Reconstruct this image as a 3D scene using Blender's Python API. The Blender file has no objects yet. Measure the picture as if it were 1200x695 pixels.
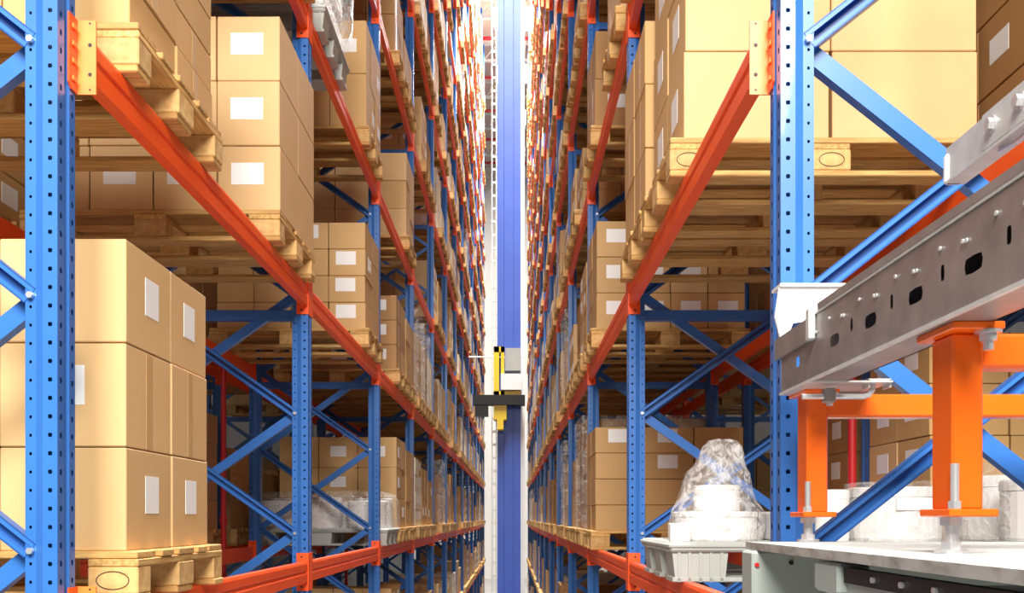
import bpy, math, random
from mathutils import Vector

random.seed(7)
SC = bpy.context.scene
COL = SC.collection

# ------------------------------------------------------------------ camera
F = 1130.0            # focal length in pixels of the 1200 px wide frame
CH = 3.45             # camera height above the warehouse floor
cd = bpy.data.cameras.new('camera')
cd.sensor_width = 36.0
cd.lens = F / 1200.0 * 36.0
cd.shift_y = 259.5 / 1200.0
cd.clip_start = 0.05
cd.clip_end = 300
cam = bpy.data.objects.new('camera', cd)
cam.location = (0, 0, CH)
cam.rotation_euler = (math.pi / 2, 0, 0)
COL.objects.link(cam)
SC.camera = cam

# ------------------------------------------------------------------ light
world = bpy.data.worlds.new('world')
SC.world = world
world.use_nodes = True
bg = world.node_tree.nodes['Background']
bg.inputs[0].default_value = (1.0, 0.95, 0.88, 1)
bg.inputs[1].default_value = 0.18


def area(name, loc, rot, sx, sy, power, col):
    l = bpy.data.lights.new(name, 'AREA')
    l.shape = 'RECTANGLE'
    l.size = sx
    l.size_y = sy
    l.energy = power
    l.color = col
    o = bpy.data.objects.new(name, l)
    o.location = loc
    o.rotation_euler = rot
    COL.objects.link(o)
    return o


# lamp rows of the hall in front of the racks (behind the viewer) and the lamp row over the aisle
area('hall_lamp_row', (0.0, -3.2, 8.0), (math.radians(56), 0, 0), 5, 2.5, 1250, (1.0, 0.95, 0.88))
area('aisle_lamp_row', (-0.2, 25.0, 22.3), (0, 0, 0), 1.0, 40, 15000, (1.0, 0.97, 0.93))

SC.view_settings.view_transform = 'Standard'
SC.view_settings.look = 'None'
SC.view_settings.gamma = 1.0
SC.view_settings.exposure = 0.42
SC.view_settings.use_curve_mapping = False

# ------------------------------------------------------------------ materials
MATS = {}
SIDE = {-1: 'left', 1: 'right'}


def mat(name, col, rough=0.5, metal=0.0, col2=None, nscale=8.0, stretch=(1, 1, 1), bump=0.0,
        rand=0.0, emit=None, coat=0.0, detail=4.0, contrast=(0.3, 0.7), bscale=None):
    m = bpy.data.materials.new(name)
    m.use_nodes = True
    nt = m.node_tree
    N = nt.nodes
    L = nt.links
    b = N['Principled BSDF']
    b.inputs['Roughness'].default_value = rough
    b.inputs['Metallic'].default_value = metal
    b.inputs['Coat Weight'].default_value = coat
    b.inputs['Base Color'].default_value = (*col, 1)
    tc = N.new('ShaderNodeTexCoord')
    mp = N.new('ShaderNodeMapping')
    mp.inputs['Scale'].default_value = stretch
    L.new(tc.outputs['Object'], mp.inputs['Vector'])
    nz = N.new('ShaderNodeTexNoise')
    nz.inputs['Scale'].default_value = nscale
    nz.inputs['Detail'].default_value = detail
    L.new(mp.outputs['Vector'], nz.inputs['Vector'])
    out = None
    if col2 is not None:
        cr = N.new('ShaderNodeValToRGB')
        cr.color_ramp.elements[0].position = contrast[0]
        cr.color_ramp.elements[1].position = contrast[1]
        cr.color_ramp.elements[0].color = (*col, 1)
        cr.color_ramp.elements[1].color = (*col2, 1)
        L.new(nz.outputs['Fac'], cr.inputs['Fac'])
        out = cr.outputs['Color']
    if rand > 0:
        oi = N.new('ShaderNodeObjectInfo')
        ge = N.new('ShaderNodeNewGeometry')
        ad = N.new('ShaderNodeMath')
        ad.operation = 'ADD'
        L.new(oi.outputs['Random'], ad.inputs[0])
        L.new(ge.outputs['Random Per Island'], ad.inputs[1])
        fr = N.new('ShaderNodeMath')
        fr.operation = 'FRACT'
        L.new(ad.outputs[0], fr.inputs[0])
        mr = N.new('ShaderNodeMapRange')
        mr.inputs['To Min'].default_value = 1 - rand
        mr.inputs['To Max'].default_value = 1 + rand * 0.6
        L.new(fr.outputs[0], mr.inputs['Value'])
        hs = N.new('ShaderNodeHueSaturation')
        hs.inputs['Color'].default_value = (*col, 1)
        if out is not None:
            L.new(out, hs.inputs['Color'])
        L.new(mr.outputs['Result'], hs.inputs['Value'])
        out = hs.outputs['Color']
    if out is not None:
        L.new(out, b.inputs['Base Color'])
    if bump > 0:
        bp = N.new('ShaderNodeBump')
        bp.inputs['Strength'].default_value = bump
        bp.inputs['Distance'].default_value = 0.01
        if bscale:
            n2 = N.new('ShaderNodeTexNoise')
            n2.inputs['Scale'].default_value = bscale
            L.new(tc.outputs['Object'], n2.inputs['Vector'])
            L.new(n2.outputs['Fac'], bp.inputs['Height'])
        else:
            L.new(nz.outputs['Fac'], bp.inputs['Height'])
        L.new(bp.outputs['Normal'], b.inputs['Normal'])
    if emit:
        b.inputs['Emission Color'].default_value = (*emit[0], 1)
        b.inputs['Emission Strength'].default_value = emit[1]
    MATS[name] = m
    return m


mat('blue', (0.03, 0.145, 0.49), 0.32, 0.0, (0.038, 0.17, 0.53), 3.0, coat=0.2)
mat('redorange', (0.98, 0.115, 0.014), 0.42, 0.0, (0.94, 0.09, 0.010), 5.0, coat=0.0)
mat('plateorange', (0.95, 0.26, 0.05), 0.38, 0.0, (0.85, 0.20, 0.035), 12.0)
mat('orange', (0.95, 0.15, 0.004), 0.32, 0.0, (0.88, 0.125, 0.004), 4.0, coat=0.2)
mat('dark', (0.012, 0.012, 0.014), 0.6)
mat('bolt', (0.75, 0.76, 0.78), 0.3, 0.7)
mat('wood', (0.76, 0.49, 0.17), 0.7, 0, (0.46, 0.235, 0.065), 6.0, (1.2, 14, 14), 0.15, rand=0.22)
mat('wood_y', (0.76, 0.49, 0.17), 0.7, 0, (0.46, 0.235, 0.065), 6.0, (14, 1.2, 14), 0.15, rand=0.22)
mat('wood_block', (0.76, 0.50, 0.20), 0.75, 0, (0.56, 0.32, 0.11), 30.0, (1, 1, 1), 0.2, rand=0.18)
mat('stamp', (0.05, 0.03, 0.02), 0.8)
mat('carton_pale', (0.70, 0.46, 0.215), 0.6, 0, (0.665, 0.425, 0.19), 3.0, bump=0.03, rand=0.05)
mat('carton_kraft', (0.62, 0.38, 0.155), 0.62, 0, (0.58, 0.35, 0.135), 3.0, bump=0.03, rand=0.08)
mat('carton_brown', (0.47, 0.255, 0.095), 0.65, 0, (0.43, 0.225, 0.08), 3.0, bump=0.03, rand=0.10)
mat('carton_cream', (0.86, 0.77, 0.60), 0.6, 0, (0.82, 0.70, 0.50), 3.0, bump=0.03, rand=0.12)
mat('tape', (0.60, 0.375, 0.16), 0.28)
mat('label', (0.88, 0.88, 0.88), 0.6)
mat('galv', (0.30, 0.275, 0.27), 0.40, 0.6, (0.42, 0.39, 0.38), 14.0, bump=0.05, detail=6)
mat('galv_light', (0.70, 0.71, 0.70), 0.45, 0.3, (0.58, 0.59, 0.58), 25.0, bump=0.05)
mat('galv_rust', (0.50, 0.50, 0.47), 0.5, 0.3, (0.24, 0.21, 0.17), 40.0, (0.4, 0.4, 1), 0.1, contrast=(0.45, 0.75))
mat('machine', (0.42, 0.47, 0.44), 0.4, 0.1, (0.38, 0.43, 0.40), 6.0)
mat('plastic_grey', (0.46, 0.48, 0.45), 0.5, 0, (0.40, 0.42, 0.40), 5.0)
mat('white_plastic', (0.86, 0.85, 0.83), 0.33, 0, (0.78, 0.77, 0.76), 6.0)
mat('white_paint', (0.86, 0.86, 0.86), 0.4)
mat('red_pipe', (0.55, 0.015, 0.02), 0.4)
mat('yellow', (0.85, 0.60, 0.02), 0.4)
mat('mast_blue', (0.055, 0.115, 0.50), 0.45, 0.0, (0.07, 0.14, 0.55), 1.0, coat=0.0)
mat('concrete', (0.46, 0.45, 0.43), 0.35, 0, (0.40, 0.39, 0.37), 1.5, bump=0.02)
mat('wall', (0.82, 0.80, 0.75), 0.7, 0, (0.76, 0.74, 0.69), 0.4)
mat('wall_grey', (0.16, 0.16, 0.16), 0.8, 0, (0.13, 0.13, 0.13), 0.4)
mat('ceiling', (0.62, 0.47, 0.42), 0.7, 0, (0.55, 0.42, 0.38), 0.6)
mat('steel_light', (0.70, 0.70, 0.68), 0.45, 0.2)
mat('lamp', (1, 1, 1), 0.5, emit=((1.0, 0.97, 0.92), 12.0))


def film_mat(name, tint, fac):
    m = bpy.data.materials.new(name)
    m.use_nodes = True
    nt = m.node_tree
    N, L = nt.nodes, nt.links
    for n in list(N):
        N.remove(n)
    o = N.new('ShaderNodeOutputMaterial')
    t = N.new('ShaderNodeBsdfTransparent')
    p = N.new('ShaderNodeBsdfPrincipled')
    p.inputs['Base Color'].default_value = (*tint, 1)
    p.inputs['Roughness'].default_value = 0.22
    p.inputs['Specular IOR Level'].default_value = 0.9
    mx = N.new('ShaderNodeMixShader')
    tc = N.new('ShaderNodeTexCoord')
    nz = N.new('ShaderNodeTexNoise')
    nz.inputs['Scale'].default_value = 16
    nz.inputs['Detail'].default_value = 5
    nz.inputs['Distortion'].default_value = 1.6
    L.new(tc.outputs['Object'], nz.inputs['Vector'])
    mr = N.new('ShaderNodeMapRange')
    mr.inputs['From Min'].default_value = 0.42
    mr.inputs['From Max'].default_value = 0.62
    mr.inputs['To Min'].default_value = fac * 0.35
    mr.inputs['To Max'].default_value = min(1.0, fac * 1.5)
    L.new(nz.outputs['Fac'], mr.inputs['Value'])
    bp = N.new('ShaderNodeBump')
    bp.inputs['Strength'].default_value = 0.9
    bp.inputs['Distance'].default_value = 0.03
    L.new(nz.outputs['Fac'], bp.inputs['Height'])
    L.new(bp.outputs['Normal'], p.inputs['Normal'])
    L.new(mr.outputs['Result'], mx.inputs[0])
    L.new(t.outputs[0], mx.inputs[1])
    L.new(p.outputs[0], mx.inputs[2])
    L.new(mx.outputs[0], o.inputs[0])
    MATS[name] = m


film_mat('film', (0.95, 0.94, 0.93), 0.33)
film_mat('film_thin', (0.95, 0.93, 0.90), 0.2)

# ------------------------------------------------------------------ mesh helpers


class MB:
    def __init__(self, *mats):
        self.v, self.f, self.m = [], [], []
        self.mats = list(mats)

    def box(self, x0, x1, y0, y1, z0, z1, mi=0):
        if x0 > x1: x0, x1 = x1, x0
        if y0 > y1: y0, y1 = y1, y0
        b = len(self.v)
        self.v += [(x0, y0, z0), (x1, y0, z0), (x1, y1, z0), (x0, y1, z0),
                   (x0, y0, z1), (x1, y0, z1), (x1, y1, z1), (x0, y1, z1)]
        for q in ((0, 3, 2, 1), (4, 5, 6, 7), (0, 1, 5, 4), (1, 2, 6, 5), (2, 3, 7, 6), (3, 0, 4, 7)):
            self.f.append(tuple(b + i for i in q))
            self.m.append(mi)
        return self

    def cbox(self, x0, x1, y0, y1, z0, z1, c=0.003, mi=0):
        """box with chamfered edges"""
        if x0 > x1: x0, x1 = x1, x0
        if y0 > y1: y0, y1 = y1, y0
        b = len(self.v)
        X, Y, Z = (x0, x1), (y0, y1), (z0, z1)
        s = (1, -1)
        idx = {}
        for i in (0, 1):
            for j in (0, 1):
                for k in (0, 1):
                    p = (X[i], Y[j], Z[k])
                    q = (X[i] + c * s[i], Y[j] + c * s[j], Z[k] + c * s[k])
                    for a in range(3):
                        w = [q[0], q[1], q[2]]
                        w[a] = p[a]
                        idx[(i, j, k, a)] = len(self.v)
                        self.v.append(tuple(w))
        F_ = []
        for i in (0, 1):
            F_.append([idx[(i, 0, 0, 0)], idx[(i, 1, 0, 0)], idx[(i, 1, 1, 0)], idx[(i, 0, 1, 0)]][::1 if i else -1])
            F_.append([idx[(0, i, 0, 1)], idx[(1, i, 0, 1)], idx[(1, i, 1, 1)], idx[(0, i, 1, 1)]][::-1 if i else 1])
            F_.append([idx[(0, 0, i, 2)], idx[(1, 0, i, 2)], idx[(1, 1, i, 2)], idx[(0, 1, i, 2)]][::1 if i else -1])
        for i in (0, 1):
            for j in (0, 1):
                F_.append([idx[(i, j, 0, 0)], idx[(i, j, 0, 1)], idx[(i, j, 1, 1)], idx[(i, j, 1, 0)]][::1 if i == j else -1])
                F_.append([idx[(i, 0, j, 0)], idx[(i, 0, j, 2)], idx[(i, 1, j, 2)], idx[(i, 1, j, 0)]][::-1 if i == j else 1])
                F_.append([idx[(0, i, j, 1)], idx[(0, i, j, 2)], idx[(1, i, j, 2)], idx[(1, i, j, 1)]][::1 if i == j else -1])
                for k in (0, 1):
                    F_.append([idx[(i, j, k, 0)], idx[(i, j, k, 1)], idx[(i, j, k, 2)]][::1 if (i + j + k) % 2 else -1])
        for q in F_:
            self.f.append(tuple(q))
            self.m.append(mi)
        return self

    def face(self, pts, mi=0):
        b = len(self.v)
        self.v += [tuple(p) for p in pts]
        self.f.append(tuple(range(b, b + len(pts))))
        self.m.append(mi)

    def prism(self, poly, a0, a1, axis='y', mi=0, caps=True):
        """extrude 2-D polygon along an axis; axis y: poly is (x,z); axis z: (x,y); axis x: (y,z)"""
        def P(p, a):
            return {'y': (p[0], a, p[1]), 'z': (p[0], p[1], a), 'x': (a, p[0], p[1])}[axis]
        n = len(poly)
        b = len(self.v)
        self.v += [P(p, a0) for p in poly] + [P(p, a1) for p in poly]
        for i in range(n):
            j = (i + 1) % n
            self.f.append((b + i, b + j, b + n + j, b + n + i))
            self.m.append(mi)
        if caps:
            self.f.append(tuple(b + i for i in range(n))[::-1])
            self.m.append(mi)
            self.f.append(tuple(b + n + i for i in range(n)))
            self.m.append(mi)
        return self

    def cyl(self, c, r, h, axis='z', n=12, mi=0, r2=None):
        r2 = r if r2 is None else r2
        b = len(self.v)
        for t, rr in ((0, r), (h, r2)):
            for i in range(n):
                a = 2 * math.pi * i / n
                u, w = rr * math.cos(a), rr * math.sin(a)
                p = {'z': (c[0] + u, c[1] + w, c[2] + t), 'y': (c[0] + u, c[1] + t, c[2] + w),
                     'x': (c[0] + t, c[1] + u, c[2] + w)}[axis]
                self.v.append(p)
        for i in range(n):
            j = (i + 1) % n
            self.f.append((b + i, b + j, b + n + j, b + n + i))
            self.m.append(mi)
        self.f.append(tuple(b + i for i in range(n))[::-1])
        self.f.append(tuple(b + n + i for i in range(n)))
        self.m += [mi, mi]
        return self

    def tube(self, path, r, n=10, mi=0):
        b0 = len(self.v)
        P = [Vector(p) for p in path]
        for i, p in enumerate(P):
            d = (P[min(i + 1, len(P) - 1)] - P[max(i - 1, 0)]).normalized()
            up = Vector((0, 1, 0)) if abs(d.y) < 0.9 else Vector((1, 0, 0))
            u = d.cross(up).normalized()
            w = d.cross(u)
            for k in range(n):
                a = 2 * math.pi * k / n
                self.v.append(tuple(p + u * r * math.cos(a) + w * r * math.sin(a)))
        for i in range(len(P) - 1):
            for k in range(n):
                k2 = (k + 1) % n
                self.f.append((b0 + i * n + k, b0 + i * n + k2, b0 + (i + 1) * n + k2, b0 + (i + 1) * n + k))
                self.m.append(mi)
        self.f.append(tuple(b0 + k for k in range(n)))
        self.f.append(tuple(b0 + (len(P) - 1) * n + k for k in range(n)))
        self.m += [mi, mi]
        return self

    def lathe(self, prof, n=28, mi=0, c=(0, 0, 0)):
        b = len(self.v)
        for (r, z) in prof:
            for i in range(n):
                a = 2 * math.pi * i / n
                self.v.append((c[0] + r * math.cos(a), c[1] + r * math.sin(a), c[2] + z))
        for k in range(len(prof) - 1):
            for i in range(n):
                j = (i + 1) % n
                self.f.append((b + k * n + i, b + k * n + j, b + (k + 1) * n + j, b + (k + 1) * n + i))
                self.m.append(mi)
        self.f.append(tuple(b + (len(prof) - 1) * n + i for i in range(n)))
        self.m.append(mi)
        return self

    def holed(self, origin, du, dv, w, h, hu, hv, rx, ry, mi=0):
        """rectangle w x h spanned by unit vectors du, dv with an eight-cornered hole centred at (hu, hv)"""
        o, du, dv = Vector(origin), Vector(du), Vector(dv)
        outer = [(w, hv), (w, h), (hu, h), (0, h), (0, hv), (0, 0), (hu, 0), (w, 0)]
        inner = [(hu + rx * math.cos(math.pi / 4 * i), hv + ry * math.sin(math.pi / 4 * i)) for i in range(8)]
        if rx != ry:   # stadium-like slot: push the diagonal corners outwards
            inner = [(hu + rx * a, hv + ry * c) for a, c in
                     ((1, 0), (0.88, 0.88), (0, 1), (-0.85, 0.85), (-1, 0), (-0.85, -0.85), (0, -1), (0.85, -0.85))]
        b = len(self.v)
        self.v += [tuple(o + du * p[0] + dv * p[1]) for p in outer + inner]
        for i in range(8):
            j = (i + 1) % 8
            self.f.append((b + i, b + j, b + 8 + j, b + 8 + i))
            self.m.append(mi)

    def mesh(self, name, smooth=False):
        me = bpy.data.meshes.new(name)
        me.from_pydata(self.v, [], self.f)
        for m in self.mats:
            me.materials.append(MATS[m])
        if len(self.mats) > 1:
            me.polygons.foreach_set('material_index', self.m)
        if smooth:
            me.polygons.foreach_set('use_smooth', [True] * len(me.polygons))
        me.update()
        return me


CACHE = {}


def cached(key, fn):
    if key not in CACHE:
        CACHE[key] = fn()
    return CACHE[key]


def link(name, data, loc=(0, 0, 0), parent=None, rot=None):
    o = bpy.data.objects.new(name, data)
    COL.objects.link(o)
    o.location = loc
    if rot:
        o.rotation_euler = rot
    if parent:
        o.parent = parent
    return o


def tag(o, label, cat, group=None, kind=None):
    o['label'] = label
    o['category'] = cat
    if group:
        o['group'] = group
    if kind:
        o['kind'] = kind
    return o


def thing(name, label, cat, loc=(0, 0, 0), group=None, rot=None):
    return tag(link(name, None, loc, rot=rot), label, cat, group)


def structure(name, mb, label=None, loc=(0, 0, 0), cat=None):
    o = link(name, mb.mesh(name), loc)
    o['kind'] = 'structure'
    if label:
        o['label'] = label
    if cat:
        o['category'] = cat
    return o


# ------------------------------------------------------------------ layout
ORD = ['lowest', 'first', 'second', 'third', 'fourth', 'fifth', 'sixth', 'seventh', 'eighth', 'ninth', 'tenth',
       'eleventh', 'twelfth', 'thirteenth', 'fourteenth', 'fifteenth']
XF = {-1: 1.119, 1: 0.641}          # distance of the rack faces from the camera axis
NB = 13
BAY = 2.81
Y0 = 2.48
DEPTH = 1.09
UW = 0.10                            # upright width along the aisle
LV0, LVP = 0.176, 1.517              # top of lowest beam, level pitch
BH = 0.112                           # beam height
NLEV = 14
ROW2 = 1.31                          # offset of the second rack row behind the first


def fy(n):
    return Y0 + BAY * n


def zt(k):
    return LV0 + LVP * k


def lev(k):
    return ORD[k - 1] if k >= 2 else ('ground' if k == 0 else 'bottom')


def in_view_z(z, ymax, top=0.57, bot=0.10):
    return (z - CH) < top * ymax + 0.15 and (z + 1.25 - CH) > -bot * ymax


# ------------------------------------------------------------------ the hall
mb = MB('concrete'); mb.box(-9, 9, -12, 56, -0.2, 0)
structure('floor', mb, 'smooth grey concrete warehouse floor')
mb = MB('wall'); mb.box(-6.2, 6.2, 55, 55.3, 0, 23.6)
structure('wall_back', mb, 'white end wall of the high-bay hall')
for s in (-1, 1):
    mb = MB('wall_grey'); mb.box(s * 6.2, s * 6.4, -12, 55, 0, 23.45)
    structure('wall_' + SIDE[s], mb, 'plain grey side wall behind the %s racks' % SIDE[s])
ceil_top = 23.45
mb = MB('ceiling'); mb.box(-9, 9, -12, 55.3, ceil_top, ceil_top + 0.2)
structure('ceiling', mb, 'grey corrugated roof deck high above the aisle')
for i, y in enumerate((33.5, 37.0, 40.5, 44.0, 47.5, 51.0, 54.3)):
    t = thing('lattice_truss', '%s roof truss from the front, white lattice crossing above the far aisle' % ORD[i + 1], 'truss',
              (0, y, ceil_top - 0.85), 'roof trusses')
    mb = MB('steel_light'); mb.box(-6.1, 6.1, -0.06, 0.06, 0, 0.1); link('lower_chord', mb.mesh('lower_chord'), parent=t)
    mb = MB('steel_light'); mb.box(-6.1, 6.1, -0.08, 0.08, 0.72, 0.848); link('upper_chord', mb.mesh('upper_chord'), parent=t)
    mb = MB('steel_light')
    for j in range(10):
        xa = -6.0 + j * 1.2
        mb.tube([(xa, 0, 0.05), (xa + 0.6, 0, 0.78)], 0.035, 6)
        mb.tube([(xa + 0.6, 0, 0.78), (xa + 1.2, 0, 0.05)], 0.035, 6)
    link('web_bracing', mb.mesh('web_bracing'), parent=t)
    mb = MB('red_pipe'); mb.cyl((-6.15, 0, 0), 0.07, 12.3, 'x', 10)
    for hx in (-4, -1.5, 1.5, 4):
        mb.box(hx - 0.02, hx + 0.02, -0.02, 0.02, 0, 0.45)
    tag(link('sprinkler_pipe', mb.mesh('sprinkler_pipe'), (0, y - 1.2, ceil_top - 0.452)),
        '%s red sprinkler pipe from the front, hung under the far roof' % ORD[i + 1], 'pipe', 'sprinkler pipes under the roof')
for i, y in enumerate((32.0, 36.5, 41.0, 45.5, 50.0)):
    for sx in (-1, 1):
        t = thing('ceiling_lamp', '%s strip lamp under the roof, %s of the crane mast' % (ORD[i + 1], SIDE[sx]), 'lamp',
                  (sx * 0.55, y, ceil_top - 1.15), 'strip lamps above the aisle')
        mb = MB('white_paint'); mb.box(-0.12, 0.12, -0.8, 0.8, 0.03, 0.1); link('housing', mb.mesh('housing'), parent=t)
        mb = MB('lamp'); mb.box(-0.09, 0.09, -0.78, 0.78, 0, 0.03); link('tube', mb.mesh('tube'), parent=t)
        mb = MB('steel_light'); mb.box(-0.01, 0.01, -0.01, 0.01, 0.1, 1.15); link('hanger', mb.mesh('hanger'), parent=t)

# ------------------------------------------------------------------ rack frames
UD = 0.09   # upright depth
PROF = [(0.0, 0.0), (0.038, 0.0), (0.062, 0.014), (0.09, 0.014), (0.09, 0.086), (0.062, 0.086), (0.038, 0.1), (0.0, 0.1),
        (0.0, 0.066), (0.006, 0.061), (0.006, 0.043), (0.0, 0.038)]
PITCH = 0.0475


def upright_mesh(s, z0, z1, hz0=None, hz1=None):
    mb = MB('blue')
    n = len(PROF)

    def P(p, z):
        return (s * p[0], p[1], z)
    if hz0 is None:
        for i in range(n):
            a, b = PROF[i], PROF[(i + 1) % n]
            mb.face([P(a, z0), P(b, z0), P(b, z1), P(a, z1)])
    else:
        cells = int((hz1 - hz0) / PITCH)
        top = hz0 + cells * PITCH
        for i in range(n):
            a, b = PROF[i], PROF[(i + 1) % n]
            holes = {0: (0.5, 0.0056, 0.0057), 2: (0.5, 0.0034, 0.0042), 7: (0.5, 0.0055, 0.008), 11: (0.5, 0.0055, 0.008)}.get(i)
            if holes is None:
                mb.face([P(a, z0), P(b, z0), P(b, z1), P(a, z1)])
                continue
            mb.face([P(a, z0), P(b, z0), P(b, hz0), P(a, hz0)])
            mb.face([P(a, top), P(b, top), P(b, z1), P(a, z1)])
            A, B = Vector(P(a, 0)), Vector(P(b, 0))
            w = (B - A).length
            du = (B - A) / w
            for c in range(cells):
                mb.holed((A.x, A.y, hz0 + c * PITCH), du, (0, 0, 1), w, PITCH, w * holes[0], PITCH * 0.5, holes[1], holes[2])
    pts = [P(p, z1) for p in PROF]
    mb.face(pts)
    return mb.mesh('upright')


def channel_mesh(length, w, depth, flip):
    """C channel along x, web facing the viewer (flip False) or open to the viewer (flip True)"""
    t = 0.004
    mb = MB('blue')
    if not flip:
        mb.box(0, length, 0, t, -w / 2, w / 2)
        mb.box(0, length, t, depth, -w / 2, -w / 2 + t)
        mb.box(0, length, t, depth, w / 2 - t, w / 2)
    else:
        mb.box(0, length, depth - t, depth, -w / 2, w / 2)
        mb.box(0, length, 0, depth - t, -w / 2, -w / 2 + t)
        mb.box(0, length, 0, depth - t, w / 2 - t, w / 2)
        mb.box(0, length, 0, t, -w / 2, -w / 2 + 0.014)
        mb.box(0, length, 0, t, w / 2 - 0.014, w / 2)
    return mb.mesh('diagonal_brace')


FZ1 = 22.6
PAN = 0.66
ZN0 = 0.065


def make_frame(s, n, row):
    y = fy(n)
    set_ = 0.05 if (n == 0 and row == 0) else 0.0
    dep = DEPTH - 2 * set_
    xf = s * (XF[s] + set_ + ROW2 * row)
    rowname = 'rack' if row == 0 else 'back rack'
    lab = 'blue %s rack frame with crossed bracing, %s from the front, %s %s' % (
        'perforated' if n < 4 else 'steel', ORD[n + 1], SIDE[s], rowname)
    t = thing('pallet_rack', lab, 'rack', (xf, y, 0), 'blue upright frames of the %s %s' % (SIDE[s], rowname))
    near = n <= 3 and row == 0
    if near:
        hz = {0: (2.5, 6.0), 1: (2.5, 7.6), 2: (2.3, 9.0), 3: (2.0, 10.5)}[n]
        ma = cached(('up', s, n), lambda: upright_mesh(s, 0, FZ1, *hz))
        mc = cached(('up', -s, n), lambda: upright_mesh(-s, 0, FZ1, *hz))
    else:
        ma = cached(('upf', s), lambda: upright_mesh(s, 0, FZ1))
        mc = cached(('upf', -s), lambda: upright_mesh(-s, 0, FZ1))
    link('upright', ma, (0, 0, 0), t)
    link('upright', mc, (s * dep, 0, 0), t)
    fp = cached('foot', lambda: MB('blue').box(-0.08, 0.08, -0.02, 0.12, 0, 0.012).mesh('foot_plate'))
    link('foot_plate', fp, (s * 0.045, 0, 0), t)
    link('foot_plate', fp, (s * (dep - 0.045), 0, 0), t)
    d0, d1 = UD - 0.012, dep - UD + 0.012
    L = math.hypot(d1 - d0, PAN)
    ang = math.atan2(PAN, d1 - d0)
    w = 0.048
    zmax_ind = CH + 0.58 * y + 0.9
    zmin_ind = CH - 0.08 * y - 0.8
    rest = MB('blue')
    j = 0
    while ZN0 + PAN * (j + 1) < FZ1 - 0.4:
        za, zb = ZN0 + PAN * j, ZN0 + PAN * (j + 1)
        single = (n <= 3 and row == 0 or n <= 1) and zmin_ind < zb and za < zmax_ind
        if single:
            mA = cached(('br', round(L, 3), True), lambda: channel_mesh(L, w, 0.035, True))
            mB_ = cached(('br', round(L, 3), False), lambda: channel_mesh(L, w, 0.035, False))
            # rising outwards, open side to the viewer, in front
            if s > 0:
                link('diagonal_brace', mA, (d0, 0.012, za), t, (0, -ang, 0))
                link('diagonal_brace', mB_, (d0, 0.052, zb), t, (0, ang, 0))
            else:
                link('diagonal_brace', mA, (-d1, 0.012, zb), t, (0, ang, 0))
                link('diagonal_brace', mB_, (-d1, 0.052, za), t, (0, -ang, 0))
            if n <= 2:
                bm_ = cached('nodebolt', lambda: MB('bolt').cyl((0, 0, 0), 0.009, -0.012, 'y', 6).mesh('bolt'))
                link('bolt', bm_, (s * 0.074, 0.012, za), t)
        else:
            hw = w / 2
            for (a, b, yy) in ((za, zb, 0.02), (zb, za, 0.06)):
                rest.prism([(s * d0, a - hw), (s * d0, a + hw), (s * d1, b + hw), (s * d1, b - hw)], yy, yy + 0.03)
        j += 1
    z = 1.536
    while z < FZ1:
        if n == 0 and row == 0 and 4 < z < 6:
            z += 3.034
            continue
        if n <= 3 and zmin_ind < z < zmax_ind + 3:
            hm = cached(('hz', round(d1 - d0, 3)), lambda: MB('blue').box(0, d1 - d0, 0, 0.05, -0.028, 0.028).mesh('horizontal_brace'))
            link('horizontal_brace', hm, (d0 if s > 0 else -d1, 0.035, z), t)
        else:
            rest.box(s * d0, s * d1, 0.03, 0.075, z - 0.028, z + 0.028)
        z += 3.034
    if rest.v:
        link('bracing', rest.mesh('bracing'), (0, 0, 0), t)
    return t


for s in (-1, 1):
    for n in range(NB + 1):
        make_frame(s, n, 0)
    for n in range(6):
        make_frame(s, n, 1)

# ------------------------------------------------------------------ rack beams


def beam_prof(s):
    return [(0, 0), (0, 0.046), (s * 0.006, 0.051), (s * 0.006, 0.063), (0, 0.068), (0, BH - 0.012), (s * 0.004, BH), (s * 0.04, BH), (s * 0.04, 0)]


def beam_mesh(s, length):
    return MB('redorange').prism(beam_prof(s), 0, length, 'y').mesh('rail')


def connector_mesh(s, far):
    """far: at the beam's far end (faces the viewer) else at its near end"""
    mb = MB('redorange', 'dark')
    za, zb = -0.048, 0.160
    if far:
        mb.box(s * -0.004, s * 0.062, -0.006, 0.0, za, zb)
        mb.box(s * -0.004, 0, 0.0, 0.045, za, zb)
        for z in (za + 0.022, zb - 0.022):
            mb.cyl((s * 0.034, -0.0068, z), 0.006, 0.004, 'y', 8, 1)  # dark pins stand in for the shaded holes of the plate
    else:
        mb.box(s * -0.004, s * 0.062, 0.0, 0.006, za, zb)
        mb.box(s * -0.004, 0, -0.045, 0.0, za, zb)
    return mb.mesh('connector')


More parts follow.
